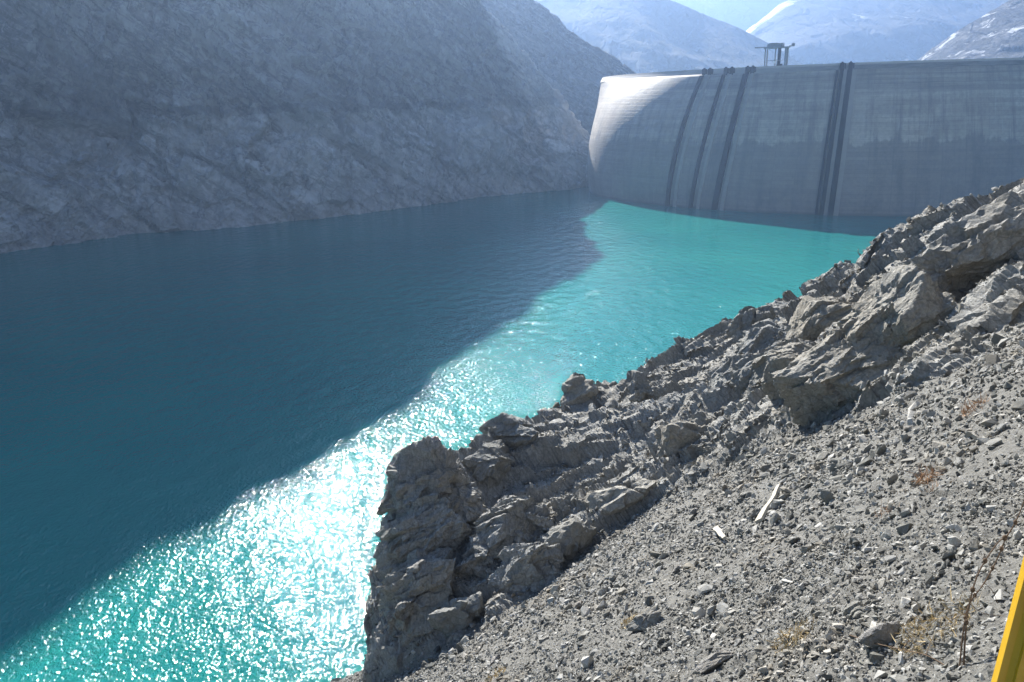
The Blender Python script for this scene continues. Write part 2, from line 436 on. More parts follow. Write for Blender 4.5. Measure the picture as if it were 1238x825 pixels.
# every pour has its own tone
fu, fz = t.math('FLOOR', t.math('MULTIPLY', U, 1 / 13.0)), t.math('FLOOR', t.math('MULTIPLY', Z, 1 / 2.4))
cb = t.new("ShaderNodeCombineXYZ"); t.l.new(fu, cb.inputs[0]); t.l.new(fz, cb.inputs[1])
wnz = t.new("ShaderNodeTexWhiteNoise", noise_dimensions='2D'); t.l.new(cb.outputs[0], wnz.inputs["Vector"])
c = t.mix(t.math('MULTIPLY', wnz.outputs["Value"], 0.30), c, (0.15, 0.145, 0.138))
patch = t.noise(t.mapping(uv, (0.05, 0.028, 1), (0, 0, 0.0)), 1.0, 8, 0.72, 0.0)
c = t.mix(t.ramp(patch, [(0.36, 0.5), (0.47, 0.0)]), c, (0.13, 0.126, 0.12))
c = t.mix(t.ramp(patch, [(0.56, 0.0), (0.66, 0.14)]), c, (0.50, 0.475, 0.435))
# lift joints and contraction joints
lift = t.math('LESS_THAN', t.math('FRACT', t.math('MULTIPLY', Z, 1 / 2.4)), 0.13)
joint = t.math('LESS_THAN', t.math('FRACT', t.math('MULTIPLY', U, 1 / 13.0)), 0.035)
jm = t.math('MAXIMUM', t.math('MULTIPLY', lift, t.ramp(blot, [(0.38, 0.0), (0.62, 0.30)])), t.math('MULTIPLY', joint, 0.22))
c = t.mix(jm, c, (0.10, 0.098, 0.095))
c = t.mix(t.ramp(t.noise(uv, 0.5, 7, 0.7), [(0.35, 0.35), (0.6, 0.0)]), c, (0.12, 0.118, 0.115))
# wet skirt at the water
k3 = t.new("ShaderNodeMapRange"); t.l.new(Z, k3.inputs[0])
k3.inputs[1].default_value, k3.inputs[2].default_value, k3.inputs[3].default_value, k3.inputs[4].default_value = WATER + 0.5, WATER + 2.0, 0.7, 0.0
c = t.mix(k3.outputs[0], c, (0.09, 0.09, 0.088))
nb = t.bump(t.math('MULTIPLY', lift, -1.0), 0.12, 0.6)
nb = t.bump(t.noise(uv, 0.25, 8, 0.7), 0.5, 0.5, nb)
m_dam = t.done(c, 0.6, nb, 0.5)

TH0, TH1 = R(-112), R(80)
dam = empty("arch_dam", (CX, CY - RB, WATER))
tag(dam, "tall pale concrete arch dam curving across the far end of the reservoir", "dam")
inv = Matrix.Translation(-Vector(dam.location))
def dpart(name, me, mat, parent=dam):
    me.transform(inv if parent is dam else inv)
    o = link(name, me, mat, parent)
    return o
def sweep(name, th, sections, uvs=False, smooth=False):
    """closed section (list of (th)->points arrays) swept along the arc"""
    n = len(sections)
    V = np.stack(sections, 1)                      # nth, n, 3
    nth = len(th)
    Vv = V.reshape(-1, 3)
    i = np.arange(nth * n).reshape(nth, n); j = np.roll(i, -1, 1)
    Fq = np.stack([i[:-1].ravel(), i[1:].ravel(), j[1:].ravel(), j[:-1].ravel()], 1)
    me = mesh_np(name, Vv, Fq, smooth)
    bm = bmesh.new(); bm.from_mesh(me)
    bm.verts.ensure_lookup_table()
    for e in (0, nth - 1):
        try:
            bm.faces.new([bm.verts[k] for k in i[e]])
        except ValueError:
            pass
    bmesh.ops.recalc_face_normals(bm, faces=bm.faces)
    if uvs:
        ul = bm.loops.layers.uv.new("UVMap")
        for f in bm.faces:
            for lp in f.loops:
                co = lp.vert.co
                lp[ul].uv = (math.atan2(co.x - CX, CY - co.y) * 210.0, co.z)
    bm.to_mesh(me); bm.free()
    return me

th = np.linspace(TH0, TH1, 300)
zs = np.linspace(WATER - 6, HC - 3.2, 60)
secs = [dam_pt(th, z) for z in zs]
one = np.ones_like(th)
def ring(r, z):
    return np.stack([CX + r * np.sin(th), CY - r * np.cos(th), z * one], -1)
secs += [ring(RC - 8, HC - 3.2), ring(RC - 26, -60.0), ring(RC - 26, WATER - 6)]
o = dpart("wall", sweep("wall", th, secs, True), m_dam)
for f in o.data.polygons:
    f.use_smooth = True
m_crest = plain("crest_concrete", (0.42, 0.40, 0.37), 0.8, scale=0.6)
t = NT("crest_graded_concrete")
uv = t.new("ShaderNodeUVMap").outputs[0]
sp = t.new("ShaderNodeSeparateXYZ"); t.l.new(uv, sp.inputs[0])
k = t.new("ShaderNodeMapRange"); t.l.new(sp.outputs[0], k.inputs[0])      # colour darkens towards the middle of the arch
k.inputs[1].default_value, k.inputs[2].default_value = -190.0, -90.0
n1 = t.noise(t.mapping(uv, (0.08, 0.5, 1)), 1.0, 6, 0.7)
c = t.mix(t.math('MULTIPLY', k.outputs[0], t.ramp(n1, [(0.3, 1.0), (0.75, 0.45)])), (0.46, 0.44, 0.41), (0.10, 0.098, 0.095))
m_band = t.done(c, 0.7, None, 0.4)
m_rail = plain("guide_steel", (0.02, 0.02, 0.022), 0.75, 0.0, scale=0.5)
dpart("crest_fascia", sweep("crest_fascia", th, [ring(RC + 1.5, HC - 4.0), ring(RC + 1.5, HC - 3.6), ring(RC + 0.3, HC - 1.25), ring(RC - 8.6, HC - 1.25), ring(RC - 8.6, HC - 4.0)], True), m_band)
dpart("parapet", sweep("parapet", th, [ring(RC + 0.3, HC - 1.24), ring(RC - 0.2, HC), ring(RC - 0.7, HC), ring(RC - 0.7, HC - 1.24)]), m_crest)
dpart("parapet", sweep("parapet", th, [ring(RC - 8.1, HC - 1.24), ring(RC - 8.1, HC + 0.1), ring(RC - 8.7, HC + 0.1), ring(RC - 8.7, HC - 1.24)]), m_crest)

def strip(name, tc, hw, d0, d1, z0=WATER - 4, z1=HC - 3.9, n=40):
    z = np.linspace(z0, z1, n)
    a = hw / 200.0
    cols = [dam_pt(np.full(n, tc - a), z, d0), dam_pt(np.full(n, tc - a), z, d1), dam_pt(np.full(n, tc + a), z, d1), dam_pt(np.full(n, tc + a), z, d0)]
    cols = [np.stack([c[:, 0], c[:, 1], z], -1) for c in cols]
    V = np.stack(cols, 1); m = 4
    i = np.arange(n * m).reshape(n, m); j = np.roll(i, -1, 1)
    Fq = np.stack([i[:-1].ravel(), i[1:].ravel(), j[1:].ravel(), j[:-1].ravel()], 1)
    Fq = np.concatenate([Fq, [[0, 1, 2, 3], [4 * n - 4, 4 * n - 3, 4 * n - 2, 4 * n - 1]]])
    me = mesh_np(name, V.reshape(-1, 3), Fq)
    bm = bmesh.new(); bm.from_mesh(me); bmesh.ops.recalc_face_normals(bm, faces=bm.faces)
    bm.to_mesh(me); bm.free()
    return me

def th_at(px, py):
    """angle on the crest arc seen at a photo pixel"""
    r = ray(px, py); r = r / np.hypot(r[0], r[1])
    b = r[0] * CX + r[1] * CY
    d = b - math.sqrt(b * b - (CX * CX + CY * CY - RC * RC))
    x, y = r[0] * d, r[1] * d
    return math.atan2(x - CX, CY - y)

def box_bm(bm, c, s, rot=0.0):
    M = Matrix.Translation(c) @ Matrix.Rotation(rot, 4, 'Z') @ Matrix.Diagonal((*s, 1))
    return bmesh.ops.create_cube(bm, size=1.0, matrix=M)["verts"]

m_pil = plain("pilaster_concrete", (0.30, 0.29, 0.275), 0.85, scale=0.4)
for px, hw, proud, mt in ((853, 1.2, 1.6, m_rail), (878.5, 1.0, 1.5, m_rail), (904.5, 1.5, 1.8, m_rail), (1013, 0.6, 1.2, m_rail), (1018.5, 1.0, 1.5, m_rail), (1028, 1.4, 1.8, m_rail)):
    tc = th_at(px, 83)
    dpart("guide_rail", strip("guide_rail", tc, hw, -0.6, proud), mt)
for px, hw in ((860.5, 0.9), (886, 0.9), (912, 1.0), (1023.3, 1.0), (1033.5, 1.3)):
    dpart("pilaster", strip("pilaster", th_at(px, 83), hw, -0.6, 0.8), m_pil)
for px in (853, 860, 879, 886, 905, 911, 1018, 1028):
    tc = th_at(px, 83)
    q = Vector((CX + (RC + 1.2) * math.sin(tc), CY - (RC + 1.2) * math.cos(tc), HC - 0.9))
    bm = bmesh.new()
    q.z -= 1.2
    box_bm(bm, q, (2.4, 1.8, 4.4), tc); box_bm(bm, q + Vector((0, 0, 2.4)), (1.1, 1.0, 0.9), tc)
    box_bm(bm, q + Vector((1.7 * math.cos(tc), 1.7 * math.sin(tc), 0.4)), (0.8, 1.2, 3.0), tc)
    me = bpy.data.meshes.new("gate_hoist"); bm.to_mesh(me); bm.free()
    dpart("gate_hoist", me, m_rail)

# gantry tower standing on the crest
tg = th_at(935.5, 82)
gq = Vector((CX + (RC - 4) * math.sin(tg), CY - (RC - 4) * math.cos(tg), HC - 1.24))
gan = empty("gantry_tower", gq)
gan.rotation_euler = (0, 0, tg)
gan.scale = (0.84, 0.84, 0.74)
tag(gan, "grey open frame hoist tower with jib standing on the dam crest", "gantry")
m_gan = plain("gantry_steel", (0.25, 0.27, 0.29), 0.55, 0.3, scale=0.8)
m_cab = plain("cabin_paint", (0.75, 0.76, 0.78), 0.4, scale=1.0)
def gpart(name, boxes, mat=m_gan, parent=gan, bev=0.05):
    bm = bmesh.new()
    for c, s in boxes:
        box_bm(bm, c, s)
    if bev:
        bmesh.ops.bevel(bm, geom=bm.edges[:], offset=bev, segments=1, affect='EDGES')
    me = bpy.data.meshes.new(name); bm.to_mesh(me); bm.free()
    return link(name, me, mat, parent)
for x, y, w in ((-7.6, -2.6, .8), (-7.6, 2.6, .8), (7.2, -2.6, 1.2), (7.2, 2.6, 1.2)):
    gpart("leg", [((x, y, 8.2), (w, w, 16.4)), ((x, y, .5), (1.8, 1.6, 1.0))])
gpart("column", [((2.0, 0, 8.2), (1.9, 1.9, 16.4)), ((2.6, 0, 1.6), (3.6, 3.0, 3.2))], m_rail)
gpart("column", [((-1.4, 1.6, 8.2), (.7, .7, 16.4))])
gpart("deck", [((0, 0, 16.1), (17.4, 7.4, 1.0))])
gpart("tie_beam", [((0, -2.6, 6.0), (15.0, .35, .35))])
gpart("machine_house", [((-1.0, 0, 18.0), (11.0, 5.4, 2.8)), ((-2.2, 0, 19.6), (6.0, 5.9, .5))])
gpart("jib", [((-11.4, 0, 16.9), (9.6, .9, .8)), ((-15.8, 0, 17.1), (.9, 1.3, 1.1))])
gpart("jib", [((10.6, 0, 16.9), (4.0, .9, .8)), ((11.6, 0, 18.0), (2.2, 1.8, 1.7))])
gpart("cabin", [((-.6, -1.6, 4.8), (1.7, 1.8, 2.2))], m_cab)

# ------------------------------------------------------------------ near hillside, in slope coordinates (u along, v down, w out)
PL = np.array([-5.56, 0.70, -0.52]); _g = math.hypot(PL[1], PL[2])
NV = np.array([-PL[1], -PL[2], 1.0]); NV /= np.linalg.norm(NV)
EU = np.array([-PL[2], PL[1], 0.0]) / _g
EV = np.cross(EU, NV); EV = EV if EV[2] < 0 else -EV
ORG = np.array([0, 0, PL[0]])
AX = np.stack([EU, EV, NV])
def to_w(u, v, w):
    return ORG + np.asarray(u)[..., None] * EU + np.asarray(v)[..., None] * EV + np.asarray(w)[..., None] * NV
CV = [-60, -10, .9, 2.8, 6.3, 11.6, 15.8, 20.0, 22.4, 25.0, 25.3, 26.2, 27, 30, 31.2, 33, 36, 60]
CU = [46, 45, 43, 42, 43, 46, 44, 40, 38, 33, 29.4, 25.8, 24.5, 23.5, 22.5, 22, 23, 25]
CW = [2.4, 2.4, 2.5, 2.8, 3.4, 3.5, 4.6, 5.2, 5.7, 6.7, 6.9, 7.2, 6.9, 5.6, 3.6, 1.0, .2, 0]
BV = [-60, 1.2, 3.6, 6.1, 10.4, 14.6, 17.6, 19.5, 21, 22, 25, 30, 34, 60]
BU = [25.5, 25.3, 23.9, 25.3, 28.6, 28.4, 27.2, 25.6, 22.5, 20.8, 19.2, 19.4, 21, 24]
def rib(u, v):
    uc, wc, ub = np.interp(v, CV, CU), np.interp(v, CV, CW), np.interp(v, BV, BU)
    x = np.clip((u - ub) / np.maximum(uc - ub, 0.5), 0, 1)
    w = wc * x ** 0.85
    d = np.maximum(u - uc, 0)
    w = w - np.minimum(0.25 * d * d, 1.5 * d - 1.2 * (d > 2.4)) * (d > 0)
    w = np.maximum(w, -13 - 0.02 * d)
    w = w - np.clip((v - 44) * 0.9, 0, 14) * (u > -200)
    rock = sst(-0.6, 0.5, u - ub) * (1 - sst(33, 36, v)) + sst(-1, 1, u - uc - 1)
    return w, np.clip(rock, 0, 1)
def axis(lo, a, b, hi, step):
    mid = np.arange(a, b, step)
    def grow(x0, x1):
        out = []; s = step; x = x0; sg = np.sign(x1 - x0)
        while (x1 - x) * sg > 0:
            s = min(s * 1.12, 9.0); x = x + sg * s; out.append(x)
        return out
    return np.array(grow(a, lo)[::-1] + list(mid) + grow(b - step, hi))
gu, gv = axis(-90, 3, 50, 430, 0.09), axis(-130, -7, 45, 125, 0.085)
UU, VV = np.meshgrid(gu, gv, indexing='ij')
u_, v_ = UU.ravel(), VV.ravel()
w_, rk = rib(u_, v_)
warp = np.stack([u_, v_, w_], 1)
wp = warp + 0.5 * np.stack([fbm(warp * .35, 3, 91), fbm(warp * .35 + 9, 3, 92), 0 * u_], 1)
def bedded(Q, size, an, seed):
    rot = np.array([[0.86, 0.36, 0.36], [-0.42, 0.90, 0.10], [-0.29, -0.24, 0.93]])
    return facets((Q @ rot.T) * np.array(an) / size, seed)
dr = 0.80 * bedded(wp, 3.4, (1.5, .5, 1), 1) + 0.55 * bedded(wp, 1.5, (1.5, .5, 1), 2) + 0.20 * bedded(wp, .62, (1.4, .5, 1), 3) + 0.07 * bedded(wp, .3, (1.3, .6, 1), 4) + 0.10 * fbm(wp * 2.2, 4, 7) + 0.2 * fbm(wp * .4, 3, 8, True)
ds = 0.16 * fbm(warp * .45, 4, 12) + 0.045 * facets(warp / .42, 14) + 0.03 * fbm(warp * 5, 3, 15)
dl = 0.30 * bedded(wp + 31, 1.7, (1.2, .6, 1), 5)
w_t = w_ + rk * dr + (1 - rk) * ds
G = to_w(u_ + rk * dl, v_, w_t)
m_hill = near_rock("outcrop_rock")
hm = mesh_np("hillside", G, grid_faces(len(gu), len(gv)), False)
hm.attributes.new("rock", 'FLOAT', 'POINT').data.foreach_set("value", np.clip(rk, 0, 1).astype(np.float32))   # bare rock, or soil with gap shade in its colour
tag(link("hillside", hm, near_rock("hillside_ground", shaded_soil=True)), kind="structure")

def ground_w(u, v):
    w, rk_ = rib(np.asarray(u, float), np.asarray(v, float))
    return w
def uvw_of(P):
    return AX @ (np.asarray(P) - ORG)
def spot(px, py):
    """where the sight line through a photo pixel meets the hillside: (u, v, w)"""
    r = ray(px, py)
    for tt in np.arange(4, 80, 0.05):
        q = uvw_of(r * tt)
        if q[2] <= ground_w(q[0], q[1]):
            return q, tt
    return q, tt

# loose scree: countless shale fragments
rng = np.random.default_rng(11)
def shard(n, flat):
    bm = bmesh.new()
    for _ in range(n):
        d = rng.normal(size=3); d /= np.linalg.norm(d)
        bm.verts.new(Vector(d * rng.uniform(.8, 1.05) * np.array([1, .7, flat])))
    bmesh.ops.convex_hull(bm, input=bm.verts[:])
    bmesh.ops.delete(bm, geom=[v for v in bm.verts if not v.link_faces], context='VERTS')
    bmesh.ops.triangulate(bm, faces=bm.faces[:])
    bm.verts.index_update()
    V = np.array([v.co for v in bm.verts]); Fc = np.array([[v.index for v in f.verts] for f in bm.faces]); bm.free()
    return V, Fc
protos = [shard(int(rng.integers(9, 15)), f) for f in (.3, .35, .4, .45, .5, .55, .6, .4, .35, .7)]
def rand_rot(n, g):
    q = g.normal(size=(n, 4)); q /= np.linalg.norm(q, axis=1, keepdims=True)
    w, x, y, z = q.T
    return np.stack([1 - 2 * (y * y + z * z), 2 * (x * y - z * w), 2 * (x * z + y * w), 2 * (x * y + z * w), 1 - 2 * (x * x + z * z), 2 * (y * z - x * w), 2 * (x * z - y * w), 2 * (y * z + x * w), 1 - 2 * (x * x + y * y)], 1).reshape(n, 3, 3)
def scatter(n, ur, vr, smin, smax, power, rockp, tilt=0.55):
    u = rng.uniform(*ur, n); v = rng.uniform(*vr, n)
    w, rk_ = rib(u, v)
    keep = rng.random(n) < np.where(rk_ > .4, rockp, 1.0)
    clump = fbm(np.stack([u, v, 0 * u], 1) * .6, 3, 77)
    keep &= rng.random(n) < 0.85 + clump
    u, v, w, rk_ = u[keep], v[keep], w[keep], rk_[keep]
    n = len(u)
    s = smin * (1 - rng.random(n) * (1 - (smin / smax) ** power)) ** (-1 / power)
    Rm = rand_rot(n, rng)
    # shale lies mostly flat on the slope, tipped at random
    ang = rng.uniform(0, 2 * math.pi, n); tl = rng.normal(0, 0.75, (n, 2))
    Zr = np.zeros((n, 3, 3)); Zr[:, 0, 0] = Zr[:, 1, 1] = np.cos(ang); Zr[:, 0, 1] = -np.sin(ang); Zr[:, 1, 0] = np.sin(ang); Zr[:, 2, 2] = 1
    Xr = np.zeros((n, 3, 3)); cx_, sx_ = np.cos(tl[:, 0]), np.sin(tl[:, 0]); Xr[:, 0, 0] = 1; Xr[:, 1, 1] = Xr[:, 2, 2] = cx_; Xr[:, 1, 2] = -sx_; Xr[:, 2, 1] = sx_
    Yr = np.zeros((n, 3, 3)); cy_, sy_ = np.cos(tl[:, 1]), np.sin(tl[:, 1]); Yr[:, 1, 1] = 1; Yr[:, 0, 0] = Yr[:, 2, 2] = cy_; Yr[:, 0, 2] = sy_; Yr[:, 2, 0] = -sy_
    M = Xr @ Yr @ Zr
    gi = np.clip(np.searchsorted(gu, u), 0, len(gu) - 1); gj = np.clip(np.searchsorted(gv, v), 0, len(gv) - 1)
    wt = w_t.reshape(len(gu), len(gv))[gi, gj]
    return u, v, wt + 0.16 * s, s, M
Vs, Fs, off = [], [], 0
for args in ((70000, (2, 14), (-7, 14), .016, .075, 1.9, .5), (100000, (8, 30), (-7, 42), .030, .15, 2.1, .5), (20000, (16, 46), (-6, 36), .06, .30, 2.3, 1.0), (700, (12, 46), (-6, 40), .16, .36, 2.6, 1.0)):
    u, v, w, s, M = scatter(*args)
    pk = rng.integers(0, len(protos), len(u))
    for k, (pv, pf) in enumerate(protos):
        m = pk == k
        if not m.any():
            continue
        L = np.einsum('nij,pj->npi', M[m], pv) * s[m][:, None, None] + np.stack([u[m], v[m], w[m]], 1)[:, None, :]
        Wd = ORG + L @ AX
        nn, npv = Wd.shape[:2]
        Fs.append((pf[None] + (np.arange(nn) * npv)[:, None, None] + off).reshape(-1, 3)); off += nn * npv
        Vs.append(Wd.reshape(-1, 3))
t = NT("scree_stone")
gm = t.new("ShaderNodeNewGeometry")
c = t.ramp(gm.outputs["Random Per Island"], [(0.0, (0.075, 0.075, 0.07)), (0.35, (0.17, 0.168, 0.15)), (0.75, (0.27, 0.267, 0.25)), (1.0, (0.41, 0.40, 0.37))])
n1 = t.noise(gm.outputs["Position"], 0.5, 4)
c = t.mix(t.ramp(n1, [(0.5, 0.0), (0.72, 0.5)]), c, (0.34, 0.29, 0.22))
n2 = t.noise(gm.outputs["Position"], 22.0, 5)
m_scree = t.done(c, 0.92, t.bump(n2, 0.02, 0.7), 0.2)
tag(link("scree_gravel", mesh_np("scree_gravel", np.concatenate(Vs), np.concatenate(Fs)), m_scree), kind="stuff")

# ------------------------------------------------------------------ crags and boulders
def rock_arrays(seed, sub, nplanes, rough=1.0, aniso=(1.3, .55, 1)):
    g = np.random.default_rng(seed)
    bm = bmesh.new(); bmesh.ops.create_icosphere(bm, subdivisions=sub, radius=1.0)
    D = np.array([v.co for v in bm.verts]); bm.verts.index_update()
    Fc = np.array([[v.index for v in f.verts] for f in bm.faces]); bm.free()
    N = g.normal(size=(nplanes, 3)); N /= np.linalg.norm(N, axis=1, keepdims=True)
    h = g.uniform(.62, .95, nplanes)
    dn = D @ N.T
    r = np.where(dn > 1e-3, h / np.maximum(dn, 1e-3), 9.0)
    k = 60.0
    r = -np.log(np.exp(-k * np.minimum(r, 1.6)).sum(1)) / k
    r = np.minimum(r, 1.25)
    P = D * r[:, None]
    return P, D, Fc
def crag(name, lobes, sub=5, mat=None, seed=0, rough=1.0):
    """one rock mass from overlapping broken lobes; lobes = (u, v, w, half-u, half-v, half-w, spin)"""
    Va, Fa, o_ = [], [], 0
    c0 = np.array(lobes[0][:3])
    for k, (u, v, w, a, b, c, sp) in enumerate(lobes):
        P, D, Fc = rock_arrays(seed * 31 + k, sub, 15)
        cs, sn = math.cos(sp), math.sin(sp)
        Q = P * np.array([a, b, c])
        Q = np.stack([Q[:, 0] * cs - Q[:, 1] * sn, Q[:, 0] * sn + Q[:, 1] * cs, Q[:, 2]], 1) + np.array([u, v, w])
        m = min(1.0, (a * b * c) ** (1 / 3))
        d = rough * m * (0.26 * bedded(Q + seed, .9 * m + .1, (1.5, .45, 1), seed + k) + 0.10 * bedded(Q, .40 * m + .06, (1.4, .5, 1), seed + 40 + k) + 0.04 * bedded(Q, .17 * m + .04, (1.3, .6, 1), seed + 80 + k) + 0.05 * fbm(Q * 3 / (m + .2), 4, seed))
        Q = Q + D * d[:, None]
        Va.append(Q); Fa.append(Fc + o_); o_ += len(Q)
    base_p = to_w(*c0)
    Wd = ORG + np.concatenate(Va) @ AX - base_p
    ob = link(name, mesh_np(name, Wd, np.concatenate(Fa)), mat or m_hill)
    ob.location = base_p
    return ob
m_tan = near_rock("buff_rock", (1.04, 1.0, 0.88), .22, .46)
m_grey = near_rock("slate_grey_rock", (0.98, 1.0, 0.95), .18, .38)
m_pale = near_rock("pale_rock", (1.05, 1.02, .96), .22, .36)

def on(px, py, lift=0.0):
    q, _ = spot(px, py)
    return q[0], q[1], q[2] + lift

def L(px, py, a, b, c, lift=0.0, push=0.0, spin=0.0):
    u, v, w = on(px, py, lift)
    return (u + push, v, w, a, b, c, spin)

crag_list = [
    ("rock_crag", "large buff overhanging crag with a deep shadow under it above the scree", m_tan, 6, 1.0,
     [L(1030, 470, 2.3, 2.6, 2.0, .3, .6), L(975, 470, 1.7, 1.6, 2.0, .2, .6, .4), L(1085, 425, 2.0, 2.3, 1.7, .5, .8, -.3), L(1000, 410, 1.6, 2.0, 1.3, .5, 1.2)]),
    ("rock_crag", "jagged grey ledge on the skyline right of the dam's waterline, topmost of the rib", m_hill, 5, 1.1,
     [L(1200, 330, 2.2, 2.4, 1.3, .6, .8), L(1150, 350, 1.4, 1.8, 1.0, .4, .6, .5), L(1225, 290, 2.0, 2.0, 1.1, .4, 1.0)]),
    ("rock_crag", "dark blocky crag leaning beside the left edge of the buff overhang", m_grey, 5, 1.0,
     [L(920, 470, 1.5, 1.9, 1.6, .3, .6), L(890, 470, 1.1, 1.5, 1.3, .2, .6, .4), L(925, 420, 1.3, 1.5, 1.1, .2, .6)]),
    ("rock_crag", "steep grey bluff dropping to the bright water, lowest of the rocky rib", m_hill, 6, 1.5,
     [L(520, 610, 1.6, 2.3, 2.3, .0, .6, .3), L(500, 660, 1.5, 2.0, 1.8, .2, .4, .2), L(488, 668, 1.0, 1.5, 1.1, .1, .3), L(500, 720, 1.6, 2.2, 1.6, -.1, .4), L(492, 605, 1.3, 1.5, 1.5, .3, .6)]),
    ("rock_crag", "tall square dark block standing on the crest above the glittering water", m_grey, 6, 1.2,
     [L(615, 540, 1.3, 1.4, 1.7, .3, .6, .2), L(590, 570, 1.0, 1.1, 1.2, .1, .3)]),
    ("rock_crag", "broad shaded rock face in the lower middle of the rib", m_hill, 6, 1.4,
     [L(610, 650, 1.7, 2.0, 1.6, .0, .5, .4), L(640, 700, 1.3, 2.0, 1.3, .1, .4, .2), L(575, 690, 1.1, 1.5, 1.0, .1, .3)]),
]
for nm, lab, mt, sub, rg, lobes in crag_list:
    tag(crag(nm, lobes, sub, mt, seed=hash(lab) % 1 + len(lab), rough=rg), lab, "crag")
_p = np.array(on(697, 484)); _up = AX @ np.array([0, 0, 1.0])
pinn = [tuple(_p + _up * h) + d for h, d in ((-.1, (1.1, 1.2, .8, .2)), (.6, (.62, .6, .7, .4)), (1.15, (.55, .6, .55, 1.0)), (.1, (.8, .7, .7, 2.0)))]
bould = [
    ("pinnacle_rock", "small knobbly rock pinnacle standing alone on the skyline", "rock", m_tan, pinn),
    ("boulder", "squarish buff boulder with a black shadow beneath it mid slope", "boulder", m_tan, [L(826, 540, 1.0, 1.2, 1.0, .35), L(855, 520, .8, .9, .8, .2)]),
    ("boulder", "long flat topped buff boulder undercut at the edge of the scree", "boulder", m_tan, [L(735, 618, 1.1, 2.2, .9, .35, .1, -.25), L(770, 605, .8, 1.3, .7, .3)]),
    ("boulder", "upright dark boulder just right of the pinnacle", "boulder", m_grey, [L(778, 482, .7, .8, 1.0, .3)]),
    ("boulder", "dark blocky boulder at the foot of the rib beside the lower scree", "boulder", m_grey, [L(552, 755, .8, .9, .8, .3), L(575, 740, .5, .6, .5, .2)]),
    ("boulder", "pale angular boulder on dry grass in the lower right foreground", "boulder", m_pale, [L(1070, 772, .16, .30, .14, .05, 0, .5)]),
    ("boulder", "pale slab stone poking from the bottom edge of the scree", "boulder", m_pale, [L(868, 802, .16, .42, .10, .04, 0, .2)]),
    ("boulder", "grey slab stone above the dark hollow in the lower scree", "boulder", m_hill, [L(785, 752, .28, .5, .2, .1, 0, .2)]),
    ("boulder", "brown cracked boulder half buried under the long undercut boulder", "boulder", m_grey, [L(690, 660, .9, 1.4, .8, .2)]),
    ("boulder", "jagged block on the skyline where the rib meets the turquoise water", "boulder", m_grey, [L(905, 395, .8, 1.0, .9, .3), L(925, 388, .6, .7, .6, .3)]),
    ("boulder", "small dark stone low on the scree near the weed stalk", "boulder", m_grey, [L(1035, 745, .14, .2, .12, .04)]),
]
for k, (nm, lab, cat, mt, lobes) in enumerate(bould):
    tag(crag(nm, lobes, 4, mt, seed=200 + 7 * k), lab, cat)
spots = [(700, 735), (742, 700), (660, 775), (820, 690), (900, 705), (860, 740), (950, 690), (1000, 660), (1040, 560), (1100, 520), (1160, 560), (1190, 450), (1080, 640), (1130, 700), (960, 745), (1010, 720), (900, 600), (930, 560), (840, 620), (1210, 520), (1150, 640), (600, 800), (720, 790), (830, 775), (925, 790)]
for k, (x, y) in enumerate(spots):
    q, tt = spot(x, y)
    s = tt * rng.uniform(.004, .0085)
    tag(crag("loose_stone", [(q[0], q[1], q[2] + .3 * s, s * rng.uniform(.7, 1), s * rng.uniform(1, 1.6), s * rng.uniform(.5, .8), rng.uniform(0, 3))], 3, m_pale if k % 3 == 0 else m_hill, seed=400 + k),
        "angular grey stone lying loose on the scree slope", "stone", "loose stones on the scree slope")

# ------------------------------------------------------------------ sticks, weed, tufts
def tube(bm, pts, r0, r1, seg=6):
    pts = [Vector(p) for p in pts]
    rings = []
    for i, p_ in enumerate(pts):
        d = (pts[min(i + 1, len(pts) - 1)] - pts[max(i - 1, 0)]).normalized()
        a = d.orthogonal().normalized(); b = d.cross(a)
        r = r0 + (r1 - r0) * i / (len(pts) - 1)
        rings.append([bm.verts.new(p_ + (a * math.cos(k * 2 * math.pi / seg) + b * math.sin(k * 2 * math.pi / seg)) * r) for k in range(seg)])
    for A, B in zip(rings[:-1], rings[1:]):
        for k in range(seg):
            bm.faces.new((A[k], A[(k + 1) % seg], B[(k + 1) % seg], B[k]))
    bm.faces.new(rings[0][::-1]); bm.faces.new(rings[-1])
def bm_obj(name, bm, mat, parent=None, loc=None):
    bmesh.ops.recalc_face_normals(bm, faces=bm.faces)
    me = bpy.data.meshes.new(name); bm.to_mesh(me); bm.free()
    return link(name, me, mat, parent)
def gpos(px, py, lift=0.0):
    q, tt = spot(px, py)
    return Vector(to_w(q[0], q[1], q[2] + lift)), tt
m_wood = plain("bleached_wood", (0.36, 0.33, 0.27), 0.8, scale=6)
def plank(lab, a, b, wd, th_):
    (A, _), (B, _) = gpos(*a, .09), gpos(*b, .12)
    d = (B - A); n = Vector(NV); s = d.cross(n).normalized()
    bm = bmesh.new()
    rows = []
    for i in range(7):
        f = i / 6; wob = 0.012 * math.sin(i * 2.1)
        wf = wd * (1 - 0.45 * f)
        c = A + d * f + n * (0.02 * math.sin(i * 1.3)) + s * wob
        rows.append([bm.verts.new(c + s * wf * x + n * th_ * y) for x, y in ((-.5, -.5), (.5, -.5), (.5, .5), (-.5, .5))])
    for P_, Q_ in zip(rows[:-1], rows[1:]):
        for k in range(4):
            bm.faces.new((P_[k], P_[(k + 1) % 4], Q_[(k + 1) % 4], Q_[k]))
    bm.faces.new(rows[0][::-1]); bm.faces.new(rows[-1])
    tag(bm_obj("wood_plank", bm, m_wood), lab, "plank")
plank("longer bleached plank tapering to a point on the scree", (920, 634), (946, 592), .20, .08)
plank("shorter bleached plank lying lower left of the long one", (868, 642), (880, 657), .17, .08)

